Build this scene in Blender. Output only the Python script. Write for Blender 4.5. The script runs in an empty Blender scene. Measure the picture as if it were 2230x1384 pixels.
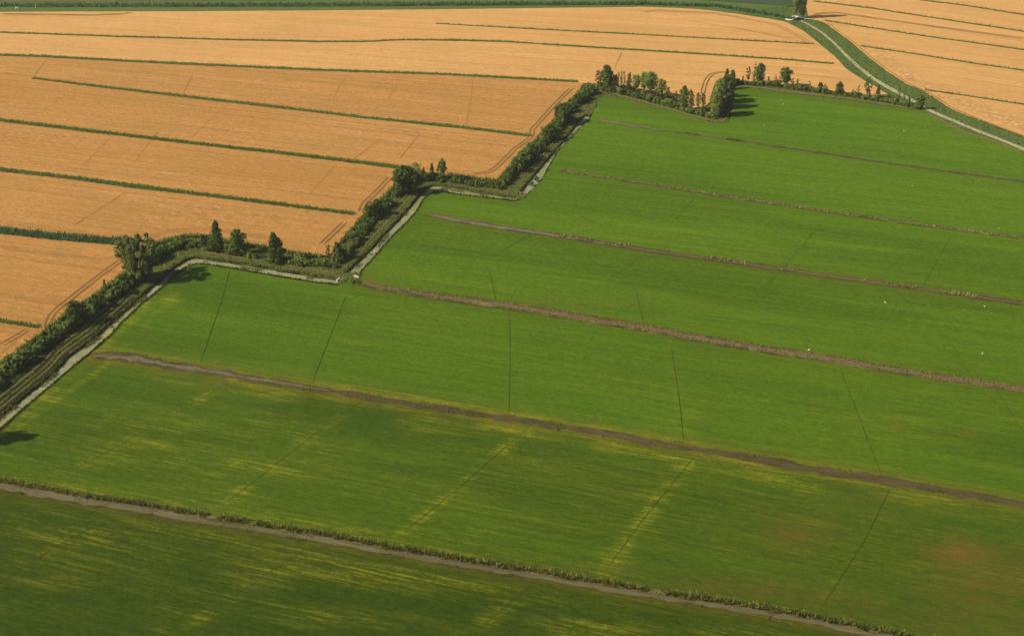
import bpy, math, random
import numpy as np
from mathutils import Vector, Matrix

# ------------------------------------------------------------------ camera, sky, sun, exposure
S = bpy.context.scene
col = S.collection
CAM_H, PITCH, F = 200.0, math.radians(27.0), 2800.0
W, H = 2230.0, 1384.0
cam_d = bpy.data.cameras.new("camera"); cam = bpy.data.objects.new("camera", cam_d); col.objects.link(cam)
cam_d.sensor_fit = 'HORIZONTAL'; cam_d.sensor_width = 36.0; cam_d.lens = 36.0 * F / W
cam_d.clip_start = 1.0; cam_d.clip_end = 9000.0
cam.location = (0, 0, CAM_H); cam.rotation_euler = (math.pi / 2 - PITCH, 0, 0)
S.camera = cam
TO_SUN = Vector((-0.977 * math.cos(math.radians(38)), -0.21 * math.cos(math.radians(38)), math.sin(math.radians(38)))).normalized()
world = bpy.data.worlds.new("World"); S.world = world; world.use_nodes = True
wn = world.node_tree.nodes; wl = world.node_tree.links
sky = wn.new('ShaderNodeTexSky'); sky.sky_type = 'NISHITA'; sky.sun_disc = False
sky.sun_elevation = math.radians(38); sky.sun_rotation = math.atan2(TO_SUN.x, TO_SUN.y)
wl.new(sky.outputs[0], wn['Background'].inputs[0]); wn['Background'].inputs[1].default_value = 0.075
sun_d = bpy.data.lights.new("sun", 'SUN'); sun_d.energy = 5.0; sun_d.angle = math.radians(0.6); sun_d.color = (1.0, 0.86, 0.66)
sun = bpy.data.objects.new("sun", sun_d); col.objects.link(sun)
sun.rotation_euler = TO_SUN.to_track_quat('Z', 'Y').to_euler(); sun.location = (0, 0, 400)
S.view_settings.view_transform = 'Standard'; S.view_settings.look = 'None'
S.view_settings.exposure = 0.68; S.view_settings.gamma = 1.0

rng = np.random.default_rng(7)
random.seed(7)

# ------------------------------------------------------------------ helpers
def P(px, py, z=0.0):
    """where the ray through a photo pixel meets the level z"""
    xc, yc = (px - W / 2) / F, (H / 2 - py) / F
    dy = math.cos(PITCH) + yc * math.sin(PITCH); dz = -math.sin(PITCH) + yc * math.cos(PITCH)
    t = (z - CAM_H) / dz
    return np.array((xc * t, dy * t))
def PP(pts, z=0.0): return np.array([P(a, b, z) for a, b in pts])
def depth_of(x, y, z=0.0): return y * math.cos(PITCH) + (CAM_H - z) * math.sin(PITCH)
def height_of(px, py, hpx):
    b = P(px, py); yc = (H / 2 - (py - hpx)) / F
    dy = math.cos(PITCH) + yc * math.sin(PITCH); dz = -math.sin(PITCH) + yc * math.cos(PITCH)
    return CAM_H + b[1] / dy * dz
def to_px(xy, z=0.0):
    x, y = xy[:, 0], xy[:, 1]
    d = y * math.cos(PITCH) + (CAM_H - z) * math.sin(PITCH)
    v = y * math.sin(PITCH) - (CAM_H - z) * math.cos(PITCH)
    return W / 2 + F * x / d, H / 2 - F * v / d

def tag(o, label=None, cat=None, group=None, kind=None):
    if label: o['label'] = label
    if cat: o['category'] = cat
    if group: o['group'] = group
    if kind: o['kind'] = kind
    return o
def link(name, me, mat, parent=None):
    o = bpy.data.objects.new(name, me); col.objects.link(o)
    if mat: me.materials.append(mat)
    if parent: o.parent = parent
    return o
def mesh(name, verts, faces, attrs=None, smooth=False):
    me = bpy.data.meshes.new(name)
    me.from_pydata([tuple(v) for v in verts] if not isinstance(verts, np.ndarray) else verts.tolist(), [],
                   faces if not isinstance(faces, np.ndarray) else faces.tolist())
    if attrs:
        for k, v in attrs.items():
            a = me.attributes.new(k, 'FLOAT', 'POINT'); a.data.foreach_set('value', np.asarray(v, dtype=np.float32))
    if smooth: me.polygons.foreach_set('use_smooth', [True] * len(me.polygons))
    me.update()
    return me
def empty(name, loc):
    o = bpy.data.objects.new(name, None); o.empty_display_size = 0.5; col.objects.link(o); o.location = loc
    return o

# value noise on the plane, used for ragged edges and crop patches
_tab = rng.random((256, 256))
def vnoise(x, y):
    xi = np.floor(x).astype(int); yi = np.floor(y).astype(int); fx = x - xi; fy = y - yi
    fx = fx * fx * (3 - 2 * fx); fy = fy * fy * (3 - 2 * fy)
    g = lambda a, b: _tab[a % 256, b % 256]
    return (g(xi, yi) * (1 - fx) + g(xi + 1, yi) * fx) * (1 - fy) + (g(xi, yi + 1) * (1 - fx) + g(xi + 1, yi + 1) * fx) * fy
def fbm(x, y, n=3):
    s = 0; a = 0.5; t = 0
    for i in range(n):
        s = s + a * vnoise(x * 2 ** i + 17.3 * i, y * 2 ** i - 9.1 * i); t += a; a *= 0.5
    return s / t

# ------------------------------------------------------------------ materials
class NT:
    def __init__(s, name):
        s.m = bpy.data.materials.new(name); s.m.use_nodes = True
        s.n = s.m.node_tree.nodes; s.l = s.m.node_tree.links; s.b = s.n['Principled BSDF']
        s.b.inputs['Roughness'].default_value = 0.85
        s.b.inputs['Specular IOR Level'].default_value = 0.03
        s.co = s.n.new('ShaderNodeNewGeometry').outputs['Position']
    def val(s, sock, v):
        if isinstance(v, bpy.types.NodeSocket): s.l.new(v, sock)
        else: sock.default_value = v
    def rot(s, ang, sc=(1, 1, 1)):
        a = s.n.new('ShaderNodeMapping'); a.vector_type = 'POINT'
        a.inputs['Rotation'].default_value = (0, 0, -ang)
        s.l.new(s.co, a.inputs[0])
        b = s.n.new('ShaderNodeVectorMath'); b.operation = 'MULTIPLY'; s.l.new(a.outputs[0], b.inputs[0]); b.inputs[1].default_value = sc
        return b.outputs[0]
    def noise(s, scale, detail=4, vec=None, rough=0.6, lo=0.3, hi=0.7):
        t = s.n.new('ShaderNodeTexNoise'); t.inputs['Scale'].default_value = scale
        t.inputs['Detail'].default_value = detail; t.inputs['Roughness'].default_value = rough
        s.l.new(vec if vec is not None else s.co, t.inputs['Vector'])
        r = s.n.new('ShaderNodeMapRange'); s.l.new(t.outputs[0], r.inputs[0]); r.inputs[1].default_value = lo; r.inputs[2].default_value = hi
        return r.outputs[0]
    def attr(s, k):
        a = s.n.new('ShaderNodeAttribute'); a.attribute_name = k; return a.outputs['Fac']
    def math(s, op, a, b=0.0, clamp=False):
        m = s.n.new('ShaderNodeMath'); m.operation = op; m.use_clamp = clamp
        s.val(m.inputs[0], a); s.val(m.inputs[1], b); return m.outputs[0]
    def mix(s, f, a, b):
        m = s.n.new('ShaderNodeMix'); m.data_type = 'RGBA'
        s.val(m.inputs[0], f)
        s.val(m.inputs[6], (*a, 1) if isinstance(a, tuple) else a); s.val(m.inputs[7], (*b, 1) if isinstance(b, tuple) else b)
        return m.outputs[2]
    def done(s, c, bump=None, dist=0.3, strength=0.6):
        s.val(s.b.inputs['Base Color'], (*c, 1) if isinstance(c, tuple) else c)
        if bump is not None:
            bp = s.n.new('ShaderNodeBump'); bp.inputs['Distance'].default_value = dist; bp.inputs['Strength'].default_value = strength
            s.l.new(bump, bp.inputs['Height']); s.l.new(bp.outputs[0], s.b.inputs['Normal'])
        return s.m

def ang_of(p, q):
    d = P(*q) - P(*p); return math.atan2(d[1], d[0])
ROW = ang_of((1108, 905), (2000, 1058))
ROW_W = ang_of((0, 368), (770, 466))
ROW_T = ang_of((1000, 87), (1815, 139))
ROW_R = ang_of((1872, 99), (2230, 153))

def rice_mat():
    m = NT('rice')
    big = m.noise(0.012, 4, m.rot(ROW, (0.5, 1.2, 1)))
    st = m.noise(0.5, 5, m.rot(ROW, (0.035, 1, 1)), 0.7, 0.32, 0.68)
    st2 = m.noise(0.16, 4, m.rot(ROW, (0.06, 1, 1)), 0.6, 0.35, 0.7)
    fine = m.noise(0.95, 6, m.rot(ROW, (0.5, 1, 1)), 0.85, 0.36, 0.64)
    c = m.mix(big, (0.090, 0.186, 0.006), (0.120, 0.212, 0.007))
    c = m.mix(m.math('MULTIPLY', st, 0.55), c, (0.040, 0.104, 0.004))
    c = m.mix(m.math('MULTIPLY', st2, 0.5), c, (0.128, 0.200, 0.006))
    c = m.mix(m.math('MULTIPLY', fine, 0.62), c, (0.030, 0.068, 0.003))
    st3 = m.noise(1.1, 3, m.rot(ROW, (0.02, 1, 1)), 0.6, 0.4, 0.66)
    c = m.mix(m.math('MULTIPLY', st3, 0.38), c, (0.032, 0.078, 0.003))
    dk = m.attr('dense'); c = m.mix(m.math('MULTIPLY', dk, 0.82), c, m.mix(fine, (0.026, 0.048, 0.002), (0.008, 0.020, 0.001)))  # dense: random dark patches and the falloff painted into the green
    yn = m.noise(1.1, 7, m.rot(ROW, (0.05, 1, 1)), 0.8, 0.32, 0.68)
    yn2 = m.noise(0.9, 5, None, 0.8, 0.3, 0.7)
    yr = m.math('ADD', m.math('MULTIPLY', yn, 0.72), m.math('MULTIPLY', yn2, 0.28))
    ys = m.n.new('ShaderNodeMapRange'); m.l.new(yr, ys.inputs[0]); ys.inputs[1].default_value = 0.46; ys.inputs[2].default_value = 0.80
    y = m.math('MULTIPLY', m.math('POWER', m.attr('yellow'), 0.85), m.math('ADD', m.math('MULTIPLY', ys.outputs[0], 1.25), 0.10), True)
    c = m.mix(m.math('MULTIPLY', y, 0.9), c, (0.275, 0.260, 0.014))
    bn = m.noise(0.4, 5, None, 0.7, 0.25, 0.7)
    b = m.math('MULTIPLY', m.attr('brown'), m.math('ADD', m.math('MULTIPLY', bn, 0.6), 0.4), True)
    c = m.mix(m.math('MULTIPLY', b, 0.85), c, (0.150, 0.078, 0.020))
    return m.done(c, m.math('ADD', fine, m.math('MULTIPLY', st, 0.7)), 0.35, 0.7)
def wheat_mat(name, ang, k=1.0):
    m = NT(name)
    q = lambda a, b, c: (min(a * k, .9), min(b * k, .9), c * k)
    big = m.noise(0.015, 4, m.rot(ang, (0.4, 1, 1)))
    st = m.noise(0.55, 5, m.rot(ang, (0.03, 1, 1)), 0.72, 0.34, 0.7)
    st2 = m.noise(0.14, 4, m.rot(ang, (0.06, 1, 1)), 0.65, 0.4, 0.72)
    fine = m.noise(0.75, 6, m.rot(ang, (0.5, 1, 1)), 0.85, 0.36, 0.64)
    c = m.mix(big, q(0.47, 0.234, 0.058), q(0.58, 0.315, 0.100))
    c = m.mix(m.math('MULTIPLY', st, 0.50), c, q(0.30, 0.140, 0.036))
    c = m.mix(m.math('MULTIPLY', st2, 0.45), c, q(0.32, 0.170, 0.050))
    c = m.mix(m.math('MULTIPLY', fine, 0.58), c, q(0.22, 0.108, 0.028))
    sp = m.noise(0.5, 3, None, 0.6, 0.44, 0.56)
    lay = m.attr('lodged')
    c = m.mix(m.math('MULTIPLY', lay, m.math('MULTIPLY', sp, 0.75)), c, (0.20, 0.10, 0.03))
    sp2 = m.noise(0.33, 3, None, 0.6, 0.5, 0.62)
    c = m.mix(m.math('MULTIPLY', lay, m.math('MULTIPLY', sp2, 0.7)), c, (0.68, 0.38, 0.13))
    line = m.noise(0.42, 3, m.rot(ang, (0.012, 1, 1)), 0.6, 0.54, 0.64)
    c = m.mix(m.math('MULTIPLY', line, m.math('ADD', m.math('MULTIPLY', fine, 0.45), 0.12)), c, q(0.19, 0.112, 0.030))
    thin = m.noise(0.07, 7, m.rot(ang, (0.3, 1, 1)), 0.78, 0.48, 0.72)
    c = m.mix(m.math('MULTIPLY', thin, 0.6), c, q(0.27, 0.175, 0.045))
    if k > 1.1: c = m.mix(0.14, c, (0.62, 0.47, 0.24))  # pale tint mixed in as painted haze over the distant wheat
    return m.done(c, m.math('ADD', fine, st), 0.4, 0.7)
def simple_mat(name, c1, c2, c3, sc=0.5, stretch=None, ang=0, bump=0.3, f3=0.5):
    m = NT(name)
    v = m.rot(ang, (stretch, 1, 1)) if stretch else None
    a = m.noise(sc, 5, v, 0.7); b = m.noise(sc * 4.3, 4, None, 0.75); d = m.noise(sc * 0.13, 3, v, 0.6)
    c = m.mix(a, c1, c2); c = m.mix(m.math('MULTIPLY', d, f3), c, c3)
    c = m.mix(m.math('MULTIPLY', b, 0.35), c, tuple(x * 0.45 for x in c1))
    return m.done(c, b, bump, 0.7)
def leaf_mat(name, c1, c2, trans=0.25):
    m = NT(name)
    c = m.mix(m.attr('v'), c1, c2)
    n = m.noise(0.25, 3, None, 0.6)
    c = m.mix(m.math('MULTIPLY', n, 0.35), c, tuple(x * 0.6 for x in c1))
    m.val(m.b.inputs['Base Color'], c); m.b.inputs['Roughness'].default_value = 0.7
    t = m.n.new('ShaderNodeBsdfTranslucent'); m.l.new(c, t.inputs[0])
    x = m.n.new('ShaderNodeMixShader'); x.inputs[0].default_value = trans
    m.l.new(m.b.outputs[0], x.inputs[1]); m.l.new(t.outputs[0], x.inputs[2])
    m.l.new(x.outputs[0], m.n['Material Output'].inputs[0])
    return m.m

M = {}
M['rice'] = rice_mat()
M['wheat'] = wheat_mat('wheat_low', ROW_W, 0.98); M['wheat_t'] = wheat_mat('wheat_far_haze', ROW_T, 1.22); M['wheat_r'] = wheat_mat('wheat_right_haze', ROW_R, 1.2)  # far and right wheat lightened, distance haze put into their colour
M['g_far'] = leaf_mat('far_grass', (0.110, 0.165, 0.030), (0.230, 0.290, 0.080), 0.5)
M['ground'] = simple_mat('far_ground', (0.10, 0.14, 0.04), (0.17, 0.16, 0.06), (0.06, 0.10, 0.03), 0.05)
BANKANG = ang_of((100, 830), (250, 690))
M['bank'] = simple_mat('bank_grass', (0.050, 0.078, 0.012), (0.088, 0.108, 0.022), (0.120, 0.115, 0.034), 0.35)
M['emb'] = simple_mat('embankment_grass', (0.055, 0.100, 0.022), (0.085, 0.125, 0.030), (0.115, 0.125, 0.045), 0.12)
M['soil'] = simple_mat('wet_soil', (0.066, 0.052, 0.022), (0.135, 0.106, 0.048), (0.042, 0.038, 0.016), 0.8, 0.12, ROW)
M['soil_c'] = simple_mat('grey_soil', (0.105, 0.092, 0.045), (0.180, 0.160, 0.085), (0.080, 0.068, 0.032), 0.7, 0.2, ROW)
M['bank_edge'] = simple_mat('dark_bank', (0.018, 0.024, 0.006), (0.046, 0.052, 0.014), (0.030, 0.034, 0.010), 0.9)  # dark grass; along the channel's left edge it stands in for shade
M['soil_pale'] = simple_mat('dried_mud', (0.090, 0.072, 0.042), (0.25, 0.215, 0.135), (0.090, 0.075, 0.045), 0.7, 0.3, ROW)
M['furrow'] = simple_mat('furrow_soil', (0.030, 0.056, 0.005), (0.050, 0.076, 0.008), (0.040, 0.066, 0.006), 0.6)
M['track'] = simple_mat('wheel_rut', (0.17, 0.095, 0.034), (0.25, 0.135, 0.045), (0.18, 0.12, 0.04), 0.6)
M['track_faint'] = simple_mat('wheat_gap', (0.31, 0.155, 0.042), (0.40, 0.21, 0.062), (0.34, 0.18, 0.050), 0.5)
M['stripe'] = simple_mat('dry_grass_line', (0.125, 0.115, 0.030), (0.19, 0.165, 0.060), (0.14, 0.13, 0.04), 0.5)
M['algae'] = simple_mat('algae_water', (0.120, 0.140, 0.034), (0.27, 0.255, 0.110), (0.20, 0.225, 0.18), 0.16, None, 0, 0.05, 0.6)
M['canal'] = simple_mat('silty_water', (0.30, 0.28, 0.15), (0.36, 0.33, 0.19), (0.33, 0.31, 0.18), 0.2)
M['mud'] = simple_mat('bank_mud', (0.030, 0.028, 0.012), (0.050, 0.044, 0.018), (0.035, 0.034, 0.014), 0.6)
M['concrete'] = simple_mat('pale_concrete', (0.60, 0.56, 0.48), (0.74, 0.70, 0.62), (0.55, 0.50, 0.42), 1.2, bump=0.02)
M['dark_concrete'] = simple_mat('weathered_concrete', (0.16, 0.14, 0.11), (0.24, 0.21, 0.17), (0.12, 0.11, 0.08), 1.2, bump=0.02)
M['bark'] = simple_mat('bark', (0.075, 0.058, 0.040), (0.125, 0.100, 0.070), (0.09, 0.07, 0.05), 3.0, bump=0.03)
M['timber'] = simple_mat('timber', (0.42, 0.34, 0.20), (0.52, 0.43, 0.27), (0.36, 0.29, 0.18), 2.0, bump=0.02)
M['feather'] = simple_mat('white_feather', (0.80, 0.80, 0.76), (0.86, 0.86, 0.82), (0.8, 0.8, 0.78), 4.0, bump=0.01)
M['beak'] = simple_mat('yellow_beak', (0.55, 0.36, 0.05), (0.6, 0.4, 0.07), (0.5, 0.34, 0.05), 4.0, bump=0.01)
M['legskin'] = simple_mat('dark_leg', (0.03, 0.03, 0.03), (0.05, 0.05, 0.045), (0.03, 0.03, 0.03), 4.0, bump=0.01)
M['l_dark'] = leaf_mat('leaf_dark', (0.038, 0.066, 0.016), (0.120, 0.165, 0.034))
M['l_mid'] = leaf_mat('leaf_mid', (0.060, 0.102, 0.020), (0.175, 0.230, 0.045))
M['l_light'] = leaf_mat('leaf_light', (0.140, 0.205, 0.040), (0.34, 0.40, 0.11), 0.5)
M['l_olive'] = leaf_mat('leaf_olive', (0.085, 0.120, 0.028), (0.22, 0.245, 0.070), 0.45)
M['l_rust'] = leaf_mat('leaf_rust', (0.060, 0.052, 0.026), (0.095, 0.076, 0.036))
M['g_strip'] = leaf_mat('tall_grass', (0.085, 0.140, 0.022), (0.190, 0.250, 0.055), 0.5)
M['g_teal'] = leaf_mat('tall_reed', (0.045, 0.105, 0.034), (0.110, 0.190, 0.065), 0.5)
M['g_dry'] = leaf_mat('dry_reed', (0.18, 0.145, 0.056), (0.36, 0.30, 0.13), 0.4)
M['g_corn'] = leaf_mat('leafy_stems', (0.080, 0.105, 0.018), (0.27, 0.26, 0.065), 0.45)
M['g_bank'] = leaf_mat('bank_tuft', (0.030, 0.038, 0.010), (0.085, 0.090, 0.024), 0.25)
M['g_base'] = simple_mat('strip_turf', (0.050, 0.086, 0.018), (0.080, 0.118, 0.028), (0.06, 0.09, 0.024), 0.8)
M['g_dry_base'] = simple_mat('reed_litter', (0.13, 0.105, 0.042), (0.21, 0.175, 0.075), (0.10, 0.095, 0.035), 0.8)

# ------------------------------------------------------------------ outlines read off the photograph (pixels)
WHEAT_EDGE = [(-400, 1105), (-200, 950), (0, 797), (16, 795), (60, 752), (103, 719), (143, 686), (211, 640), (253, 608), (286, 582), (300, 556), (312, 539), (340, 527), (379, 516),
    (399, 510), (430, 512), (458, 514), (489, 524), (539, 531), (573, 536), (620, 546), (694, 557), (719, 555), (742, 523), (770, 493), (789, 470), (802, 450),
    (830, 434), (857, 405), (858, 388), (869, 373), (880, 367), (893, 362), (920, 368), (934, 375), (976, 378), (1016, 381), (1041, 388), (1066, 392), (1086, 391),
    (1088, 384), (1118, 352), (1149, 321), (1187, 283), (1214, 252), (1231, 231), (1258, 203), (1270, 184), (1278, 179), (1297, 181), (1330, 184), (1371, 189), (1424, 199),
    (1465, 210), (1509, 234), (1535, 232), (1544, 224), (1551, 199), (1559, 176), (1575, 168), (1602, 172), (1633, 176), (1667, 178), (1705, 183), (1740, 184), (1775, 191),
    (1818, 197), (1872, 203), (1910, 206), (1934, 206)]
EMB_LEFT = [(1934, 206), (1899, 184), (1878, 173), (1843, 150), (1818, 123), (1779, 91), (1749, 67), (1712, 48), (1680, 42), (1611, 31), (1547, 23), (1500, 19), (1400, 15),
    (1100, 19), (700, 23), (400, 25), (0, 26), (-500, 28)]
G6 = [(-500, 108), (0, 119), (91, 122), (110, 124), (314, 135), (502, 144), (700, 153), (969, 162), (1260, 178)]
RWHEAT = [(1761, 39), (1796, 47), (1818, 64), (1853, 89), (1892, 123), (1927, 150), (1976, 182), (2013, 197), (2075, 237), (2149, 266), (2230, 296), (2700, 460)]
CH1L = [(-300, 1152), (0, 902), (54, 858), (116, 808), (143, 776), (207, 730), (246, 695), (301, 647), (350, 604), (379, 579), (401, 565), (419, 559), (437, 560), (497, 569), (581, 582), (662, 596), (735, 607)]
CH2L = [(751, 594), (800, 546), (836, 508), (874, 468), (906, 431), (922, 412), (939, 403), (960, 403), (991, 408), (1053, 420), (1122, 430)]
CH3L = [(1132, 417), (1149, 395), (1178, 360), (1206, 328), (1235, 294), (1260, 262), (1273, 250), (1284, 253)]
R1 = [(-300, 1195), (0, 939), (58, 887), (152, 807), (207, 762), (240, 734), (268, 702), (310, 663), (362, 621), (386, 596), (408, 582), (430, 575), (460, 578), (533, 590), (614, 604), (694, 617), (740, 621)]
R2 = [(785, 608), (787, 592), (812, 566), (845, 527), (872, 500), (894, 478), (913, 455), (924, 434), (941, 420), (960, 419), (991, 423), (1053, 431), (1116, 438), (1130, 437)]
R3 = [(1149, 423), (1164, 411), (1181, 392), (1197, 361), (1216, 329), (1243, 302), (1264, 279), (1284, 259)]
R4 = [(1296, 239), (1300, 224), (1308, 214), (1321, 210), (1350, 213), (1383, 223), (1421, 232), (1468, 242), (1509, 256), (1550, 268), (1573, 271), (1586, 266), (1591, 251), (1598, 212), (1605, 194),
    (1625, 190), (1676, 198), (1733, 206), (1800, 214), (1893, 227), (1986, 239), (2008, 238)]
R5 = [(2009, 242), (2048, 259), (2078, 279), (2152, 304), (2230, 333), (2700, 520)]
ALL_R = R1 + R2 + R3 + R4 + R5
RICE = ALL_R + [(2700, 1750), (-500, 1750), (-500, 1380)]
BANK = WHEAT_EDGE + [(1960, 219), (1995, 231)] + R4[::-1] + CH3L[::-1] + [(1149, 423), (1130, 437)] + CH2L[::-1] + [(787, 592), (785, 608), (740, 621)] + CH1L[::-1]
iG = WHEAT_EDGE.index((1270, 184))
WHEAT_LOW = WHEAT_EDGE[:iG + 1] + G6[::-1]
WHEAT_TOP = WHEAT_EDGE[iG:] + EMB_LEFT[1:] + G6
WHEAT_RIGHT = RWHEAT + [(2700, -180), (1748, -180), (1754, 0)]
EMB = EMB_LEFT[::-1] + [(1960, 219), (1995, 231), (2008, 238)] + R5 + RWHEAT[::-1] + [(1754, 0), (1748, -120), (-500, -120)]

# ------------------------------------------------------------------ field builder: marching squares on a signed distance
def sdf(poly, X):
    n = len(poly); best = np.full(len(X), 1e18); inside = np.zeros(len(X), bool)
    for i in range(n):
        a = poly[i]; b = poly[(i + 1) % n]; ab = b - a; L = max(ab @ ab, 1e-9)
        t = np.clip(((X - a) @ ab) / L, 0, 1); d = X - a - t[:, None] * ab
        best = np.minimum(best, (d * d).sum(1))
        c = (a[1] > X[:, 1]) != (b[1] > X[:, 1])
        with np.errstate(divide='ignore', invalid='ignore'):
            xs = (b[0] - a[0]) * (X[:, 1] - a[1]) / (b[1] - a[1] + 1e-12) + a[0]
        inside ^= c & (X[:, 0] < xs)
    s = np.sqrt(best); return np.where(inside, s, -s)
def field(name, poly_px, res, z, mat, drop=1.0, attr_fn=None, zn=0.0, rag=0.0):
    poly = PP(poly_px, z)
    lo = poly.min(0) - res; hi = poly.max(0) + res
    nx = int((hi[0] - lo[0]) / res) + 2; ny = int((hi[1] - lo[1]) / res) + 2
    gx, gy = np.meshgrid(lo[0] + np.arange(nx) * res, lo[1] + np.arange(ny) * res)
    X = np.stack([gx.ravel(), gy.ravel()], 1)
    s = np.concatenate([sdf(poly, c) for c in np.array_split(X, max(1, len(X) // 60000))])
    if rag: s = s + rag * (fbm(X[:, 0] * 0.35, X[:, 1] * 0.35) - 0.5) * 2
    ins = s > 0
    verts = []; vid = {}; faces = []
    def node(i):
        k = vid.get(i)
        if k is None: k = vid[i] = len(verts); verts.append((X[i, 0], X[i, 1], z))
        return k
    def cross(i, j):
        k = (min(i, j), max(i, j)); q = vid.get(k)
        if q is None:
            t = s[i] / (s[i] - s[j]); p = X[i] * (1 - t) + X[j] * t
            q = vid[k] = len(verts); verts.append((p[0], p[1], z))
        return q
    I = ins.reshape(ny, nx)
    cnt = I[:-1, :-1].astype(int) + I[1:, :-1] + I[:-1, 1:] + I[1:, 1:]
    walls = []
    for r, c in zip(*np.nonzero(cnt > 0)):
        a = r * nx + c; q = (a, a + 1, a + nx + 1, a + nx)
        if cnt[r, c] == 4: faces.append([node(i) for i in q]); continue
        f = []; out = []
        for k in range(4):
            i, j = q[k], q[(k + 1) % 4]
            if ins[i]: f.append(node(i))
            if ins[i] != ins[j]:
                v = cross(i, j); f.append(v); out.append((v, ins[i]))
        faces.append(f)
        for k in range(len(out)):
            v, leaving = out[k]; w = out[(k + 1) % len(out)][0]
            if leaving: walls.append((v, w))
    top_n = len(verts); low = {}
    def lowv(v):
        if v not in low: low[v] = len(verts); p = verts[v]; verts.append((p[0], p[1], z - drop))
        return low[v]
    for v, w in walls: faces.append([v, lowv(v), lowv(w), w])
    V = np.array(verts)
    if zn: V[:top_n, 2] += zn * (fbm(V[:top_n, 0] * 0.08, V[:top_n, 1] * 0.08) - 0.5) * 2
    at = attr_fn(V) if attr_fn else None
    o = link(name, mesh(name, V, faces, at), mat)
    tag(o, kind='structure')
    return o

# ------------------------------------------------------------------ strips and tufts
def resample(pts, step):
    pts = np.asarray(pts, float); d = np.r_[0, np.cumsum(np.linalg.norm(np.diff(pts, axis=0), axis=1))]
    n = max(2, int(d[-1] / step) + 1); t = np.linspace(0, d[-1], n)
    out = np.stack([np.interp(t, d, pts[:, k]) for k in range(pts.shape[1])], 1)
    return out
def path(pts_px, wpx, step, z, smooth=3):
    """centre line in metres with a width taken from its height in the photo"""
    c = PP(pts_px, z); ws = wpx if isinstance(wpx, (list, tuple)) else [wpx] * len(pts_px)
    rows = []
    for k, (a, b) in enumerate(pts_px):
        t = c[min(k + 1, len(c) - 1)] - c[max(k - 1, 0)]; t = t / np.linalg.norm(t); n = np.array((-t[1], t[0]))
        rows.append((*c[k], abs((P(a, b - ws[k] / 2, z) - P(a, b + ws[k] / 2, z)) @ n)))
    r = resample(rows, step)
    for _ in range(smooth):
        r[1:-1] = (r[:-2] + 2 * r[1:-1] + r[2:]) / 4
    t = np.gradient(r[:, :2], axis=0); t /= np.linalg.norm(t, axis=1)[:, None]
    return r, np.stack([-t[:, 1], t[:, 0]], 1)
def ribbon(name, pts_px, wpx, z, mat, step=1.2, bulge=0.0, rag=0.25, cols=5, kind='structure', parent=None, taper=True, minw=0.0, shift=0.0):
    r, n = path(pts_px, wpx, step, z); w = np.maximum(r[:, 2], minw); N = len(r)
    s = np.arange(N) * step; sd = rng.random() * 900
    e1 = 1 + rag * (fbm(s * 0.35 + sd, s * 0 + 3.3) - 0.5) * 2.4; e2 = 1 + rag * (fbm(s * 0.35 + sd, s * 0 + 77.7) - 0.5) * 2.4
    if taper:
        tp = np.clip(np.minimum(s, s[-1] - s) / 3.0, 0.05, 1); e1 *= tp; e2 *= tp
    V = []
    for k in range(cols):
        u = -1 + 2 * k / (cols - 1); half = np.maximum(np.where(u > 0, e1, e2), .02) * w / 2
        xy = r[:, :2] + n * (u * half + shift)[:, None]
        zz = z + bulge * (1 - u * u) * (0.6 + 0.8 * fbm(xy[:, 0] * 0.5, xy[:, 1] * 0.5))
        V.append(np.c_[xy, zz])
    V = np.concatenate(V); f = []
    for k in range(cols - 1):
        for i in range(N - 1): f.append((k * N + i, k * N + i + 1, (k + 1) * N + i + 1, (k + 1) * N + i))
    o = link(name, mesh(name, V, f, smooth=True), mat, parent)
    if kind: tag(o, kind=kind)
    return o
def tuft_mesh(name, base, h, w, lean=0.75, hv=0.5):
    """upright leaf blades: base Nx3, one tapering quad each"""
    n = len(base); a = rng.random(n) * 2 * math.pi; hh = h * (1 - hv + 2 * hv * rng.random(n)); ww = w * (0.6 + 0.8 * rng.random(n))
    d = np.stack([np.cos(a), np.sin(a), np.zeros(n)], 1) * (ww / 2)[:, None]
    b = rng.random(n) * 2 * math.pi; l = lean * hh * (0.3 + rng.random(n))
    up = np.stack([np.cos(b) * l, np.sin(b) * l, hh], 1)
    V = np.stack([base - d, base + d, base + d * 0.55 + up, base - d * 0.55 + up], 1).reshape(-1, 3)
    f = np.arange(4 * n).reshape(n, 4)
    return mesh(name, V, f, {'v': np.repeat(rng.random(n), 4)})
def strip_points(pts_px, wpx, z, per_m, step=1.0, minw=0.0, shift=0.0, gaps=0.0, spread=0.5):
    r, n = path(pts_px, wpx, step, z); L = len(r); N = int(L * step * per_m)
    i = rng.random(N) * (L - 1); k = i.astype(int); fr = (i - k)[:, None]
    c = r[k, :2] * (1 - fr) + r[np.minimum(k + 1, L - 1), :2] * fr
    u = (rng.random(N) - 0.5) * 2 * spread
    xy = c + n[k] * (u * np.maximum(r[k, 2], minw) + shift)[:, None]
    if gaps:
        sd = rng.random() * 500; keep = vnoise(i * step * 0.18 + sd, i * 0 + 2.5) > gaps; xy = xy[keep]
    return np.c_[xy, np.full(len(xy), z)]

# ------------------------------------------------------------------ the setting
ground = link('ground', mesh('ground', [(-2400, -90, -1.6), (2400, -90, -1.6), (2400, 3300, -1.6), (-2400, 3300, -1.6)], [(0, 1, 2, 3)]), M['ground']); tag(ground, kind='structure')

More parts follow.
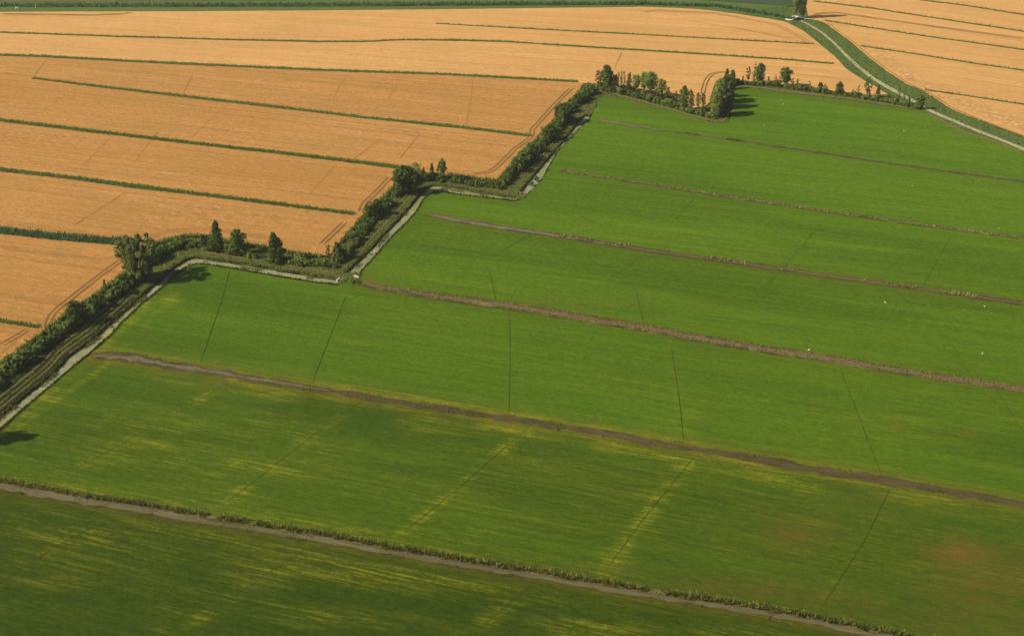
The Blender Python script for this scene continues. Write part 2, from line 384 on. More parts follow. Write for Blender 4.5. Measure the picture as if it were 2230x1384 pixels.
FURROWS = [[(500, 588), (487, 640), (435, 795)], [(755, 640), (680, 832)], [(1110, 690), (1111, 790), (1108, 905)], [(1460, 745), (1478, 860), (1490, 965)],
    [(1830, 805), (1870, 905), (1920, 1035)], [(2170, 850), (2230, 945)],
    [(510, 825), (400, 890), (145, 1032)], [(785, 875), (690, 940), (490, 1095)], [(1150, 930), (1000, 1060), (875, 1160)], [(1515, 990), (1400, 1130), (1320, 1240)],
    [(1940, 1060), (1880, 1180), (1790, 1320)], [(325, 890), (250, 925)],
    [(1065, 585), (1080, 655)], [(1385, 630), (1402, 705)], [(1745, 735), (1760, 762)], [(2060, 725), (2115, 822)], [(2140, 760), (2165, 795)],
    [(1795, 480), (1700, 590), (1630, 660)], [(2070, 515), (2010, 625)], [(1410, 550), (1325, 610)], [(1515, 430), (1465, 485)], [(1165, 505), (1085, 550)], [(2000, 650), (1935, 710)],
    [(230, 1130), (120, 1190), (0, 1268), (-80, 1320)], [(680, 1185), (560, 1262), (430, 1350)], [(1165, 1265), (1100, 1320), (1010, 1400)], [(1665, 1350), (1620, 1410)]]
FAINT = {5, 11, 14, 15, 16, 17, 18, 19, 20, 21, 22}
SOIL_C = [(-60, 1046), (0, 1057), (157, 1086), (314, 1110), (471, 1137), (690, 1172), (857, 1203), (1014, 1230), (1171, 1255), (1400, 1294), (1586, 1322), (1772, 1354), (1884, 1378), (2230, 1440)]
SOIL_B = [(198, 775), (241, 774), (320, 785), (398, 799), (477, 811), (602, 832), (728, 851), (800, 863), (900, 880), (1108, 911), (1300, 941), (1490, 972), (1664, 1001), (1827, 1029), (1921, 1043), (2070, 1070), (2230, 1096), (2500, 1140)]
SOIL_A = [(787, 617), (834, 626), (960, 646), (1117, 667), (1274, 692), (1440, 720), (1500, 732), (1664, 760), (1827, 784), (1991, 812), (2155, 836), (2230, 847), (2500, 890)]
SOIL_D = [(930, 465), (1000, 480), (1100, 496), (1200, 511), (1400, 543), (1600, 571), (1800, 600), (2000, 628), (2120, 645), (2230, 660), (2500, 699)]
SOIL_E = [(1220, 370), (1300, 383), (1400, 398), (1600, 430), (1800, 460), (2000, 488), (2100, 501), (2230, 518), (2500, 556)]
SOIL_F = [(1305, 262), (1400, 277), (1450, 285), (1550, 298), (1700, 320), (1900, 350), (2060, 373), (2230, 395), (2500, 434)]

def seg_dist(px, py, pts):
    best = np.full(len(px), 1e9)
    for (a, b), (c, d) in zip(pts[:-1], pts[1:]):
        dx, dy = c - a, d - b; t = np.clip(((px - a) * dx + (py - b) * dy) / (dx * dx + dy * dy), 0, 1)
        best = np.minimum(best, np.hypot(px - a - t * dx, (py - b - t * dy)))
    return best
def wseg(XY, pts):
    best = np.full(len(XY), 1e9); q = PP(pts, 0.3)
    for a, b in zip(q[:-1], q[1:]):
        ab = b - a; t = np.clip(((XY - a) @ ab) / (ab @ ab), 0, 1); best = np.minimum(best, np.linalg.norm(XY - a - t[:, None] * ab, axis=1))
    return best
def rice_attrs(V):
    XY = V[:, :2]; px, py = to_px(XY, 0.3)
    cr, sr = math.cos(ROW), math.sin(ROW)
    u = XY[:, 0] * cr + XY[:, 1] * sr; v = -XY[:, 0] * sr + XY[:, 1] * cr
    pn = fbm(u * 0.05, v * 0.22, 4); pn2 = fbm(u * 0.012 + 40, v * 0.12 + 9, 4); pn3 = fbm(u * 0.12 + 11, v * 0.3, 3)
    g = lambda cx, cy, rx, ry: np.exp(-((px - cx) / rx) ** 2 - ((py - cy) / ry) ** 2)
    y = np.zeros(len(V)); b = np.zeros(len(V)); patch_falloff = np.zeros(len(V))
    for i, amp, wd in ((6, 0.6, 2.2), (7, 0.85, 2.2), (8, 0.85, 1.8), (9, 1.0, 2.4), (10, 0.22, 2.0), (23, 0.25, 3), (24, 0.35, 3), (25, 0.35, 3), (3, 0.25, 2), (4, 0.2, 2), (1, .12, 2)):
        d = wseg(XY, FURROWS[i]); y = np.maximum(y, amp * np.exp(-(d / wd) ** 2) * np.clip(pn3 * 3.4 - 1.0, 0, 1.2))
    lb = seg_dist(px, py, SOIL_B); below = py > np.interp(px, [p[0] for p in SOIL_B], [p[1] for p in SOIL_B])
    y = np.maximum(y, np.where(below, 0, 1) * np.exp(-((lb - 11) / 6) ** 2) * np.interp(px, [200, 330, 600, 760, 900, 1150, 1350, 1700, 2200], [.6, .8, .4, 1.0, 1.3, 1.2, .6, .5, .4]) * np.clip(pn3 * 3.2 - .4, 0, 1))
    y = np.maximum(y, np.where(below, 1, 0) * np.exp(-((lb - 20) / 24) ** 2) * np.interp(px, [200, 500, 700, 1000, 1300, 1500, 1800, 2200], [.2, .5, .7, .75, .8, .95, .8, .35]) * np.clip(pn * 3.6 - 1.2, 0, 1))
    lc = seg_dist(px, py, SOIL_C); belc = py > np.interp(px, [p[0] for p in SOIL_C], [p[1] for p in SOIL_C])
    y = np.maximum(y, np.where(belc, 0, 1) * np.exp(-((lc - 25) / 16) ** 2) * np.interp(px, [0, 300, 600, 800, 1200, 1500], [.4, .6, .9, .6, .3, .1]) * np.clip(pn3 * 3.0 - .7, 0, 1))
    y = np.maximum(y, np.where(belc, 1, 0) * np.exp(-((lc - 42) / 26) ** 2) * np.interp(px, [0, 500, 750, 1100, 1500], [.2, .3, .5, .35, .25]) * np.clip(pn * 3.6 - 1.1, 0, 1))
    e = seg_dist(px, py, R1[1:8]); y = np.maximum(y, .75 * np.exp(-((e - 8) / 9) ** 2) * np.clip(pn3 * 3 - .6, 0, 1))
    for ln, amp in (([(30, 940), (110, 880), (160, 845), (235, 790)], .7), ([(275, 757), (330, 692), (385, 640)], .35), ([(60, 905), (140, 850)], .45)):
        y = np.maximum(y, amp * np.exp(-(seg_dist(px, py, ln) / 5) ** 2) * np.clip(pn3 * 3 - .5, 0, 1))
    for cx, cy, rx, ry, amp in ((370, 655, 18, 10, .95), (400, 968, 320, 75, .5), (560, 1020, 160, 70, .6), (250, 1010, 120, 30, .4), (850, 920, 180, 30, .5), (1390, 1000, 130, 25, .5),
            (1430, 1105, 60, 55, .9), (1345, 1205, 35, 22, .8), (1490, 905, 55, 22, .55), (1420, 880, 70, 20, .4), (900, 1250, 300, 35, .5), (200, 1170, 240, 45, .42), (640, 1230, 160, 50, .42),
            (120, 1250, 160, 30, .4), (1040, 1150, 60, 20, .25), (1350, 1370, 220, 30, .55), (600, 1340, 300, 30, .3), (150, 800, 60, 30, .25), (1900, 930, 220, 40, .28), (780, 745, 120, 12, .25), (430, 580, 22, 6, .6), (1300, 690, 300, 14, .12),
            (1800, 1060, 200, 22, .55), (1150, 1010, 120, 16, .45)):
        y = np.maximum(y, amp * g(cx, cy, rx, ry) * np.clip(pn * 4.2 - 1.5, 0, 1.1))
    y = np.maximum(y, np.interp(py, [400, 700, 950, 1384], [.05, .08, .16, .20]) * np.clip(pn2 * 4 - 1.8, 0, 1))
    for cx, cy, rx, ry, amp in ((2100, 1205, 80, 36, 1.0), (2170, 1270, 150, 90, .6), (1740, 1165, 80, 34, .5), (1620, 1275, 150, 30, .55), (1830, 1310, 130, 30, .5), (2200, 1340, 240, 70, .5), (1960, 1120, 120, 20, .2), (560, 815, 120, 16, .4), (1900, 1090, 200, 18, .3), (215, 770, 35, 16, .9),
            (470, 830, 80, 12, .5), (1000, 650, 30, 6, .2), (880, 587, 30, 8, .2), (1200, 660, 300, 10, .25), (1950, 930, 20, 6, .6), (2110, 937, 22, 7, .7), (1775, 882, 20, 5, .5), (1250, 1240, 300, 16, .25), (800, 607, 26, 9, .6), (2070, 255, 50, 14, .2)):
        b = np.maximum(b, amp * g(cx, cy, rx, ry) * np.clip(pn3 * 2 - .1, .2, 1))
    for ln, wd, amp in ((SOIL_B, 20, .5), (SOIL_A, 11, .35), (SOIL_D, 9, .25), (SOIL_C, 16, .45)):
        b = np.maximum(b, amp * np.exp(-(seg_dist(px, py, ln) / wd) ** 2))
    patch_falloff = np.clip((fbm(u * .008, v * .05 + 5, 4) - .5) * 3.2, 0, .24)
    falloff = np.zeros(len(V))
    for ln, add in ((SOIL_F, .03), (SOIL_E, .04), (SOIL_D, .07), (SOIL_A, .11), (SOIL_B, .34), (SOIL_C, .50)):   # strips step darker toward the camera, painting lens and view-angle falloff
        falloff += np.where(py > np.interp(px, [p[0] for p in ln], [p[1] for p in ln]), add, 0)
    patch_falloff = np.clip(falloff + patch_falloff * (1 - falloff * .5) * np.clip(1.2 - y, .2, 1) + np.where(belc, .25 * np.clip(lc / 130, 0, 1), 0), 0, 1)  # patches plus painted falloff, deepening further below the lowest drain
    return {'yellow': np.clip(y * 0.95, 0, 1.3), 'brown': np.clip(b, 0, 1), 'dense': np.clip(patch_falloff, 0, 1)}
def lodged_left(V):
    px, py = to_px(V[:, :2], 0.5); g = lambda cx, cy, rx, ry: np.exp(-((px - cx) / rx) ** 2 - ((py - cy) / ry) ** 2)
    return {'lodged': np.clip(.5 * g(150, 640, 90, 12) + .35 * g(470, 470, 260, 30) + .3 * g(60, 300, 200, 20), 0, 1)}
def lodged_right(V):
    px, py = to_px(V[:, :2], 0.5)
    d = seg_dist(px, py, [(1835, 68), (1900, 110), (1960, 150), (2010, 185), (2080, 220), (2160, 250), (2260, 285)])
    n = fbm(V[:, 0] * .03, V[:, 1] * .03)
    return {'lodged': np.exp(-(d / 14) ** 2) * np.clip(n * 3 - .6, 0, 1) * .9}

field('wheat_field', WHEAT_LOW, 2.6, 0.5, M['wheat'], 1.6, lodged_left, 0.06, 0.35)
field('wheat_field', WHEAT_TOP, 3.2, 0.5, M['wheat_t'], 1.6, lodged_left, 0.06, 0.35)
field('wheat_field', WHEAT_RIGHT, 4.0, 0.5, M['wheat_r'], 1.6, lodged_right, 0.06, 0.35)
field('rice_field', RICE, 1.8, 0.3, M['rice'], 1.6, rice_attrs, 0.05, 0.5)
field('grass_bank', BANK, 1.3, 0.05, M['bank'], 1.3, None, 0.12, 0.6)
field('embankment', EMB, 3.5, 0.05, M['emb'], 1.6, None, 0.1)
field('irrigation_channel', CH1L + R1[::-1], 1.5, -0.62, M['algae'], 0.4)
field('irrigation_channel', CH2L + R2[::-1], 1.5, -0.62, M['algae'], 0.4)
field('irrigation_channel', CH3L + R3[::-1], 1.5, -0.62, M['algae'], 0.4)

for L, sg, w in ((CH1L, 1, 1.7), (CH2L, 1, 1.3), (CH3L, 1, 1.2), (R1, -1, 1.3), (R2, -1, 1.1), (R3, -1, 0.5)):
    r = PP(L, -0.4)
    ribbon('channel_bank_shade', L, 0.5, -0.42, M['bank_edge'], 1.0, rag=0.55, cols=4, minw=w, shift=-sg * w * 0.30, bulge=0.15, taper=False)  # dark ribbon paints shade on the left edge, dark growth on the right
# bare soil along the drains of the rice
ribbon('soil_strip', SOIL_C, [14, 16, 15, 13, 11, 9, 9, 10, 10, 10, 11, 11, 11, 11], 0.42, M['soil_c'], rag=0.8, bulge=0.05)
ribbon('soil_strip', SOIL_B, [12, 17, 19, 18, 15, 11, 10, 10, 11, 11, 12, 12, 13, 14, 15, 15, 14, 14], 0.42, M['soil'], rag=0.9, bulge=0.05)
ribbon('soil_strip', SOIL_B[:7], [7, 9, 9, 7, 6, 4, 1], 0.50, M['soil_pale'], rag=1.1, bulge=0.04)
ribbon('soil_strip', SOIL_A, [13, 13, 15, 16, 17, 17, 17, 17, 17, 16, 15, 15, 15], 0.42, M['soil'], rag=0.35, bulge=0.05)
ribbon('soil_strip', SOIL_D, [7, 9, 9, 9, 9, 9, 8, 8, 8, 8, 8], 0.42, M['soil'], rag=0.5)
ribbon('soil_strip', SOIL_D[:5], [6, 8, 6, 5, 3], 0.48, M['soil_pale'], rag=0.6)
ribbon('soil_strip', SOIL_E, [4, 4, 4.5, 5, 5, 5, 5, 5, 5], 0.42, M['soil'], rag=0.4)
ribbon('soil_strip', SOIL_F, [4, 4, 3, 3.5, 4, 4, 4, 4, 4], 0.42, M['soil'], rag=0.7)
ribbon('soil_strip', SOIL_F[:3] , [4, 4, 2], 0.48, M['soil_pale'], rag=0.6)
for i, f in enumerate(FURROWS):
    r, n = path(f, 1, 1.0, 0.3)
    ribbon('furrow', f, 1, 0.37, M['furrow'], 1.0, rag=1.15, cols=3, minw=0.14 if i in FAINT else 0.22)
# ruts and gaps in the wheat
def ruts(pts, mat=M['track'], gauge=1.9, w=0.75):
    for s in (-1, 1):
        ribbon('wheel_track', pts, 0.5, 0.60, mat, 1.5, rag=0.4, cols=3, minw=w, shift=s * gauge / 2)
ruts([(0, 752), (45, 726), (60, 716)])
ruts([(104, 716), (106, 695), (120, 675), (190, 620), (230, 590), (268, 563)])
ruts([(300, 532), (318, 520), (345, 508), (377, 500), (452, 497), (552, 512), (600, 518)], M['track_faint'])
ruts([(699, 532), (730, 503), (753, 481)])
ruts([(785, 462), (793, 442), (821, 416), (851, 384)])
ruts([(1030, 377), (1062, 376), (1080, 365), (1122, 323), (1149, 304), (1158, 296), (1158, 283), (1170, 270), (1206, 229), (1245, 191)])
ruts([(1530, 205), (1532, 194), (1536, 180), (1542, 168), (1551, 160), (1570, 157), (1600, 156)])
ruts([(1400, 28), (1430, 22), (1560, 29), (1690, 53), (1745, 82), (1765, 96)], M['track_faint'], 2.4, 1.0)
ruts([(1768, 37), (1786, 29), (1818, 27), (1902, 39), (2050, 60), (2230, 84)], M['track'], 2.4, 1.0)
ruts([(0, 30), (200, 33), (270, 30), (290, 27)], M['track'], 2.2, 0.9)
for g in ([(1030, 172), (1024, 220), (1013, 277)], [(755, 163), (738, 190), (725, 218)], [(865, 185), (840, 222)], [(270, 420), (160, 490)], [(345, 285), (290, 355)], [(480, 240), (415, 300)],
          [(915, 290), (870, 345)], [(730, 360), (670, 425)], [(1355, 112), (1337, 150)], [(100, 130), (70, 170)], [(830, 300), (770, 345)], [(420, 160), (400, 200)], [(240, 300), (180, 360)]):
    ribbon('wheat_gap', g, 0.5, 0.59, M['track_faint'], 1.5, rag=1.1, cols=3, minw=0.6)
for g in ([(0, 655), (60, 665), (110, 678)], [(0, 770), (50, 728)], [(0, 640), (150, 655)], [(10, 546), (250, 563)], [(420, 508), (680, 540)], [(1600, 60), (1790, 100)], [(1500, 45), (1760, 88)], [(1640, 150), (1860, 175)], [(0, 34), (270, 31)]):
    ribbon('wheat_gap', g, 0.5, 0.575, M['track_faint'], 1.5, rag=0.6, cols=3, minw=0.6)
# lines in the grass of the bank (mown wheel lines) and the canal on the embankment
def offset_px(pts, dx, dy): return [(a + dx, b + dy) for a, b in pts]
for k, (dx, dy) in enumerate(((-9, -7), (-16, -12), (-24, -18))):
    ribbon('grass_track', offset_px(CH1L[:8], dx, dy), 0.5, 0.24, M['stripe'], 1.5, rag=0.7, cols=3, minw=0.5 if k != 1 else 0.35)
for dx, dy, w in ((-5, -4, 0.8), (-13, -10, 0.9), (-20, -15, 0.8), (-30, -22, 1.4)):
    ribbon('grass_track', offset_px(CH1L[:8], dx, dy), 0.5, 0.22, M['bank_edge'], 1.2, rag=1.0, cols=3, minw=w)
for k, (dx, dy) in enumerate(((-10, -6), (-18, -11))):
    ribbon('grass_track', offset_px(CH2L[1:6], dx, dy), 0.5, 0.24, M['stripe'], 1.5, rag=0.7, cols=3, minw=0.5)
    ribbon('grass_track', offset_px(CH3L[1:7], dx, dy), 0.5, 0.24, M['stripe'], 1.5, rag=0.7, cols=3, minw=0.5)
ribbon('grass_track', offset_px(CH1L[12:], 0, -12), 2, 0.24, M['stripe'], 1.5, rag=0.9, cols=3, minw=0.6)
ribbon('grass_track', [(1330, 202), (1380, 215), (1429, 229), (1500, 249), (1553, 263), (1578, 263), (1590, 240), (1598, 205), (1612, 187), (1660, 191), (1730, 201), (1830, 212), (1930, 227), (1990, 235)], 3.5, 0.24, M['stripe'], 1.5, rag=0.6, cols=3)
CANAL = [(1744, 45), (1760, 53), (1790, 71), (1815, 92), (1840, 118), (1870, 146), (1900, 170), (1935, 191), (1962, 205), (1985, 218), (2010, 232)]
ribbon('canal', CANAL, [3, 4, 5, 6.5, 8, 8, 8, 8, 8, 7, 5], 0.22, M['canal'], 2.0, rag=0.12, cols=3, taper=False)
ribbon('canal', [(2010, 232), (2030, 243), (2060, 256), (2110, 277), (2160, 297), (2200, 312), (2230, 325), (2600, 470)], [5, 7, 6, 6, 6, 6, 7, 8], 0.22, M['canal'], 2.0, rag=0.12, cols=3, taper=False)
ribbon('soil_strip', [(2020, 246), (2060, 267), (2090, 284), (2150, 302), (2230, 331)], 3, 0.36, M['stripe'], 2.0, rag=0.6, cols=3)
ribbon('soil_strip', offset_px(RWHEAT[1:11], 4, 1), 3, 0.62, M['track_faint'], 2.0, rag=0.5, cols=3)
# far side of the embankment
field('meadow', [(1560, 2), (1620, 6), (1700, 11), (1735, 16), (1752, -4), (1748, -60), (1500, -60), (1500, -2)], 4.0, 0.3, simple_mat('far_meadow', (0.035, 0.062, 0.026), (0.05, 0.08, 0.034), (0.04, 0.065, 0.03), 0.1), 0.4)
ribbon('grass_track', [(-500, -3), (0, 1), (400, 0), (800, -3), (1400, -6)], 3, 0.3, M['stripe'], 4.0, rag=0.6, cols=3)

# ------------------------------------------------------------------ strips of tall grass and reeds (each a thing)
def grass_strip(name, pts, w, label, cat, blade, base, h=0.9, per_m=12, group=None, z=0.45, bulge=0.35, minw=1.0, gaps=0.0, bw=0.4, spread=0.5, base_w=1.0, shift=0.0):
    r = empty(name, (*P(*pts[0], z), 0.0)); bpy.context.view_layer.update()
    ws = w if isinstance(w, list) else [w] * len(pts)
    a = ribbon('turf', pts, [x * base_w for x in ws], z, base, 1.2, bulge=bulge, rag=0.35, kind=None, minw=minw * base_w, shift=shift)
    b = link('blades', tuft_mesh('blades', strip_points(pts, ws, z, per_m, minw=minw, gaps=gaps, spread=spread, shift=shift), h, bw), M['g_far'] if blade is M['g_strip'] and pts[0][1] < 180 else blade)
    for o in (a, b):
        o.parent = r; o.matrix_parent_inverse = Matrix.Translation(-r.location)
    return tag(r, label, cat, group)
GW = 'green grass strips crossing the wheat'
gs = M['g_strip']; gb = M['g_base']
grass_strip('grass_strip', [(-120, 680), (0, 699), (40, 705), (85, 712)], 8, 'shortest green grass strip in the wheat, ending beside the bottom left hedge', 'grass strip', gs, gb, 0.65, 22, GW)
grass_strip('grass_strip', [(-120, 484), (0, 503), (140, 518), (280, 529)], 14, 'broad bluish green reed strip running to the big tree', 'grass strip', M['g_teal'], gb, 1.05, 34, GW)
grass_strip('grass_strip', [(-120, 355), (0, 370), (150, 387), (300, 407), (450, 425), (600, 444), (770, 466)], [8, 8, 8, 9, 7, 7, 6], 'green grass strip ending at the wheel ruts above the middle hedge corner', 'grass strip', gs, gb, 0.7, 22, GW)
grass_strip('grass_strip', [(-120, 247), (0, 262), (200, 286), (400, 310), (600, 332), (800, 356), (876, 366)], [6, 6, 6, 6, 6, 7, 8], 'green grass strip ending at the dark tree on the second hedge corner', 'grass strip', gs, gb, 0.7, 22, GW)
grass_strip('grass_strip', [(70, 171), (200, 187), (400, 210), (600, 233), (800, 257), (1000, 277), (1100, 289), (1157, 296)], [2, 4, 5, 5, 5, 6, 6, 6], 'green grass strip that starts inside the wheat and ends at a bend of wheel ruts', 'grass strip', gs, gb, 0.65, 18, GW)
grass_strip('grass_strip', G6[:1] + [(0, 120), (91, 123)] + G6[3:], 4.5, 'long green grass strip ending at the corner of the tall tree row', 'grass strip', gs, gb, 0.65, 16, GW)
grass_strip('grass_strip', [(-300, 62), (0, 71), (260, 80), (500, 87), (700, 91), (800, 91), (870, 87), (1000, 88), (1100, 91), (1300, 104), (1500, 116), (1700, 129), (1815, 139)], [2, 2.5, 3, 3, 3.5, 3, 3, 3.5, 3, 3, 3, 3, 3], 'gently bent dark green grass strip crossing the far wheat to the canal', 'grass strip', gs, gb, 0.6, 12, GW, gaps=0.2)
grass_strip('grass_strip', [(950, 52), (1150, 63), (1400, 76), (1600, 87), (1772, 96)], [1, 2, 2, 2, 2.5], 'thin dull grass strip nearest the far embankment', 'grass strip', gs, gb, 0.7, 6, GW, gaps=0.2)
GR = 'thin grass strips in the wheat right of the canal'
for pts, lab in (([(2000, 0), (2099, 12), (2230, 33), (2600, 92)], 'topmost thin grass strip in the wheat right of the canal'),
        ([(1771, 3), (1902, 19), (2050, 42), (2230, 69), (2600, 124)], 'thin grass strip starting beside the poplars at the bridge'),
        ([(1796, 45), (1877, 58), (2000, 77), (2230, 109), (2600, 160)], 'thin grass strip starting near the bridge below the curved wheel ruts'),
        ([(1872, 100), (2000, 119), (2124, 139), (2230, 154), (2600, 206)], 'thin grass strip reaching the canal grass where the lodged wheat begins'),
        ([(2015, 196), (2099, 208), (2230, 228), (2600, 284)], 'lowest thin grass strip in the wheat right of the canal')):
    grass_strip('grass_strip', pts, 2.2, lab, 'grass strip', gs, gb, 0.7, 6, GR)
RR = 'reed rows along the rice drains'
grass_strip('reed_row', offset_px(SOIL_C, 0, -11), 9, 'row of leafy green reeds along the lowest drain in the rice', 'reed row', M['g_corn'], M['g_dry_base'], 0.85, 26, RR, z=0.40, bulge=0.1, bw=0.36, minw=0.9, gaps=0.26, spread=0.42)
grass_strip('reed_row', offset_px(SOIL_A, 0, 2), [5, 7, 9, 10, 11, 11, 11, 11, 11, 10, 9, 8, 8], 'bushy row of dry tan reeds along the widest drain in the middle of the rice', 'reed row', M['g_dry'], M['g_dry_base'], 0.6, 70, RR, z=0.46, bulge=0.6, bw=0.2, spread=0.5, gaps=0.18)
grass_strip('reed_row', offset_px(SOIL_D[3:], 0, 0), 5, 'patchy tan reed row along the drain above the bushy one', 'reed row', M['g_dry'], M['g_dry_base'], 0.8, 6, RR, z=0.46, bulge=0.1, gaps=0.45, base_w=0.3)
grass_strip('reed_row', offset_px(SOIL_E, 0, 1.5), 2.6, 'thin tan reed row along the second farthest rice drain', 'reed row', M['g_dry'], M['g_dry_base'], 0.5, 12, RR, z=0.46, bulge=0.2, gaps=0.15, base_w=0.7)
grass_strip('reed_row', SOIL_F[2:5], 4, 'short patchy olive reed row along the farthest rice drain', 'reed row', M['g_bank'], M['g_dry_base'], 0.7, 5, RR, z=0.46, bulge=0.05, gaps=0.5, base_w=0.3)
grass_strip('reed_row', [(-500, 14), (0, 13), (200, 13), (700, 12), (1100, 10), (1400, 9), (1560, 14), (1640, 27), (1690, 36), (1730, 44)], [4, 4, 5, 5, 4, 4, 3, 3, 2, 2], 'dark band of reeds filling the canal along the far embankment', 'reed row', M['g_teal'], M['g_base'], 1.5, 10, z=0.2, bulge=0.5, bw=0.6)

# low tufts nobody could count: channel banks, bank grass
def stuff(name, pts, h, w, mat, label=None):
    o = link(name, tuft_mesh(name, pts, h, w), mat); tag(o, kind='stuff'); return o
edge = []
for L, n in ((CH1L, 5), (CH2L, 4.5), (CH3L, 4), (R1, 11), (R2, 8), (R3, 3)):
    edge.append(strip_points(L, 1, -0.15, n, minw=0.9))
stuff('bank_grass', np.concatenate(edge), 0.6, 0.42, M['g_bank'])
wt = []
for L, dx, dy in ((CH1L, 6, 5), (CH1L, 4, 9), (CH2L, 5, 4), (CH2L, 7, 8), (CH3L, 4, 3)):
    wt.append(strip_points(offset_px(L, dx, dy), 1, -0.55, 14, minw=1.5, gaps=0.62))
stuff('water_weed', np.concatenate(wt), 0.4, 0.3, M['g_corn'])
def scatter_poly(poly_px, n, z):
    poly = PP(poly_px, z); lo, hi = poly.min(0), poly.max(0); X = lo + rng.random((n, 2)) * (hi - lo); X = X[sdf(poly, X) > 0.4]
    return np.c_[X, np.full(len(X), z)]
bp = scatter_poly([p for p in BANK if p[0] > -150], 160000, 0.0)
stuff('bank_grass', bp, 0.42, 0.45, M['g_corn'])
sg = []
for L, ws, n, sh in ((SOIL_B, 20, 5, 0), (SOIL_B, 10, 3, 0), (SOIL_C, 22, 4, 0), (SOIL_A, 18, 5, 0), (SOIL_D, 12, 3, 0), (SOIL_E, 7, 3, 0), (SOIL_F, 7, 3, 0)):
    sg.append(strip_points(L, ws, 0.36, n * 3, gaps=0.55))
stuff('drain_grass', np.concatenate(sg), 0.3, 0.24, leaf_mat('drain_leaf', (0.050, 0.072, 0.010), (0.150, 0.150, 0.028), 0.4))
dark_line = []
for L in ([(-100, 872), (0, 795), (60, 752), (103, 722), (143, 689), (211, 644), (253, 612), (286, 586)], [(312, 545), (340, 532), (379, 521), (399, 515), (458, 518), (489, 528), (539, 535), (620, 550), (700, 561)],
          [(742, 530), (770, 500), (802, 460), (830, 438), (857, 411)], [(976, 382), (1041, 392), (1086, 396)], [(1092, 388), (1118, 357), (1149, 326), (1187, 288), (1214, 257), (1258, 207), (1274, 186)]):
    dark_line.append(strip_points(L, 5, 0.0, 14))
stuff('bank_grass', np.concatenate(dark_line), 1.1, 0.5, M['g_strip'])
stuff('embankment_grass', scatter_poly([p for p in EMB if -40 < p[1] < 430 and p[0] > 1600], 30000, 0.0), 0.35, 0.7, M['g_strip'])

# ------------------------------------------------------------------ trees and shrubs
def tube(pts, rad, sides=6):
    V, Fc = [], []
    pts = [np.array(p, float) for p in pts]
    for k, p in enumerate(pts):
        t = pts[min(k + 1, len(pts) - 1)] - pts[max(k - 1, 0)]; t /= (np.linalg.norm(t) + 1e-9)
        a = np.cross(t, (0.3, 1, 0.1)); a /= np.linalg.norm(a); b = np.cross(t, a)
        for s in range(sides):
            q = 2 * math.pi * s / sides; V.append(p + rad[k] * (math.cos(q) * a + math.sin(q) * b))
    for k in range(len(pts) - 1):
        for s in range(sides):
            Fc.append((k * sides + s, k * sides + (s + 1) % sides, (k + 1) * sides + (s + 1) % sides, (k + 1) * sides + s))
    Fc.append(tuple(range((len(pts) - 1) * sides, len(pts) * sides)))
    return V, Fc
def join(parts):
    V, Fc = [], []
    for v, f in parts:
        o = len(V); V += list(v); Fc += [tuple(i + o for i in q) for q in f]
    return V, Fc
def leaves(name, centres, rads, per, size, lift=0.35, mid=None):
    C = np.repeat(centres, per, 0); R = np.repeat(rads, per, 0); n = len(C)
    d = rng.normal(size=(n, 3)); d /= np.linalg.norm(d, axis=1)[:, None]
    rr = rng.random(n) ** 0.45
    p = C + d * R * rr[:, None]
    out = d * 0.9 + rng.normal(size=(n, 3)) * 0.55 + np.array((0, 0, lift))
    out /= np.linalg.norm(out, axis=1)[:, None]
    a = np.cross(out, rng.normal(size=(n, 3))); a /= np.linalg.norm(a, axis=1)[:, None]; b = np.cross(out, a)
    s = size * (0.55 + 0.9 * rng.random(n)); a *= s[:, None]; b *= (s * (0.45 + 0.4 * rng.random(n)))[:, None]
    V = np.stack([p - a, p - b * 0.9 + a * 0.1, p + a, p + b + a * 0.15], 1).reshape(-1, 3)
    tone = np.clip(np.repeat(rng.random(len(centres)), per) * 0.6 + rng.random(n) * 0.4, 0, 1)
    return mesh(name, V, np.arange(4 * n).reshape(n, 4), {'v': np.repeat(tone, 4)})
ENV = {  # crown base fraction, radius envelope over 0..1, clump count factor, trunk lean
    'poplar': (0.10, lambda t: np.interp(t, [0, .15, .5, .8, 1], [.55, .85, 1, .8, .25])),
    'broad':  (0.10, lambda t: np.interp(t, [0, .2, .55, .8, 1], [.55, .8, 1, .8, .35])),
    'round':  (0.30, lambda t: np.interp(t, [0, .2, .55, .85, 1], [.4, .8, 1, .85, .4])),
    'cone':   (0.05, lambda t: np.interp(t, [0, .2, .5, .8, 1], [.85, 1, .75, .4, .12])),
    'vase':   (0.08, lambda t: np.interp(t, [0, .25, .6, .85, 1], [.45, .75, 1, .95, .5])),
    'tall':   (0.36, lambda t: np.interp(t, [0, .3, .7, 1], [.35, .85, 1, .45])),
    'sparse': (0.25, lambda t: np.interp(t, [0, .3, .7, 1], [.4, .9, 1, .5])),
}
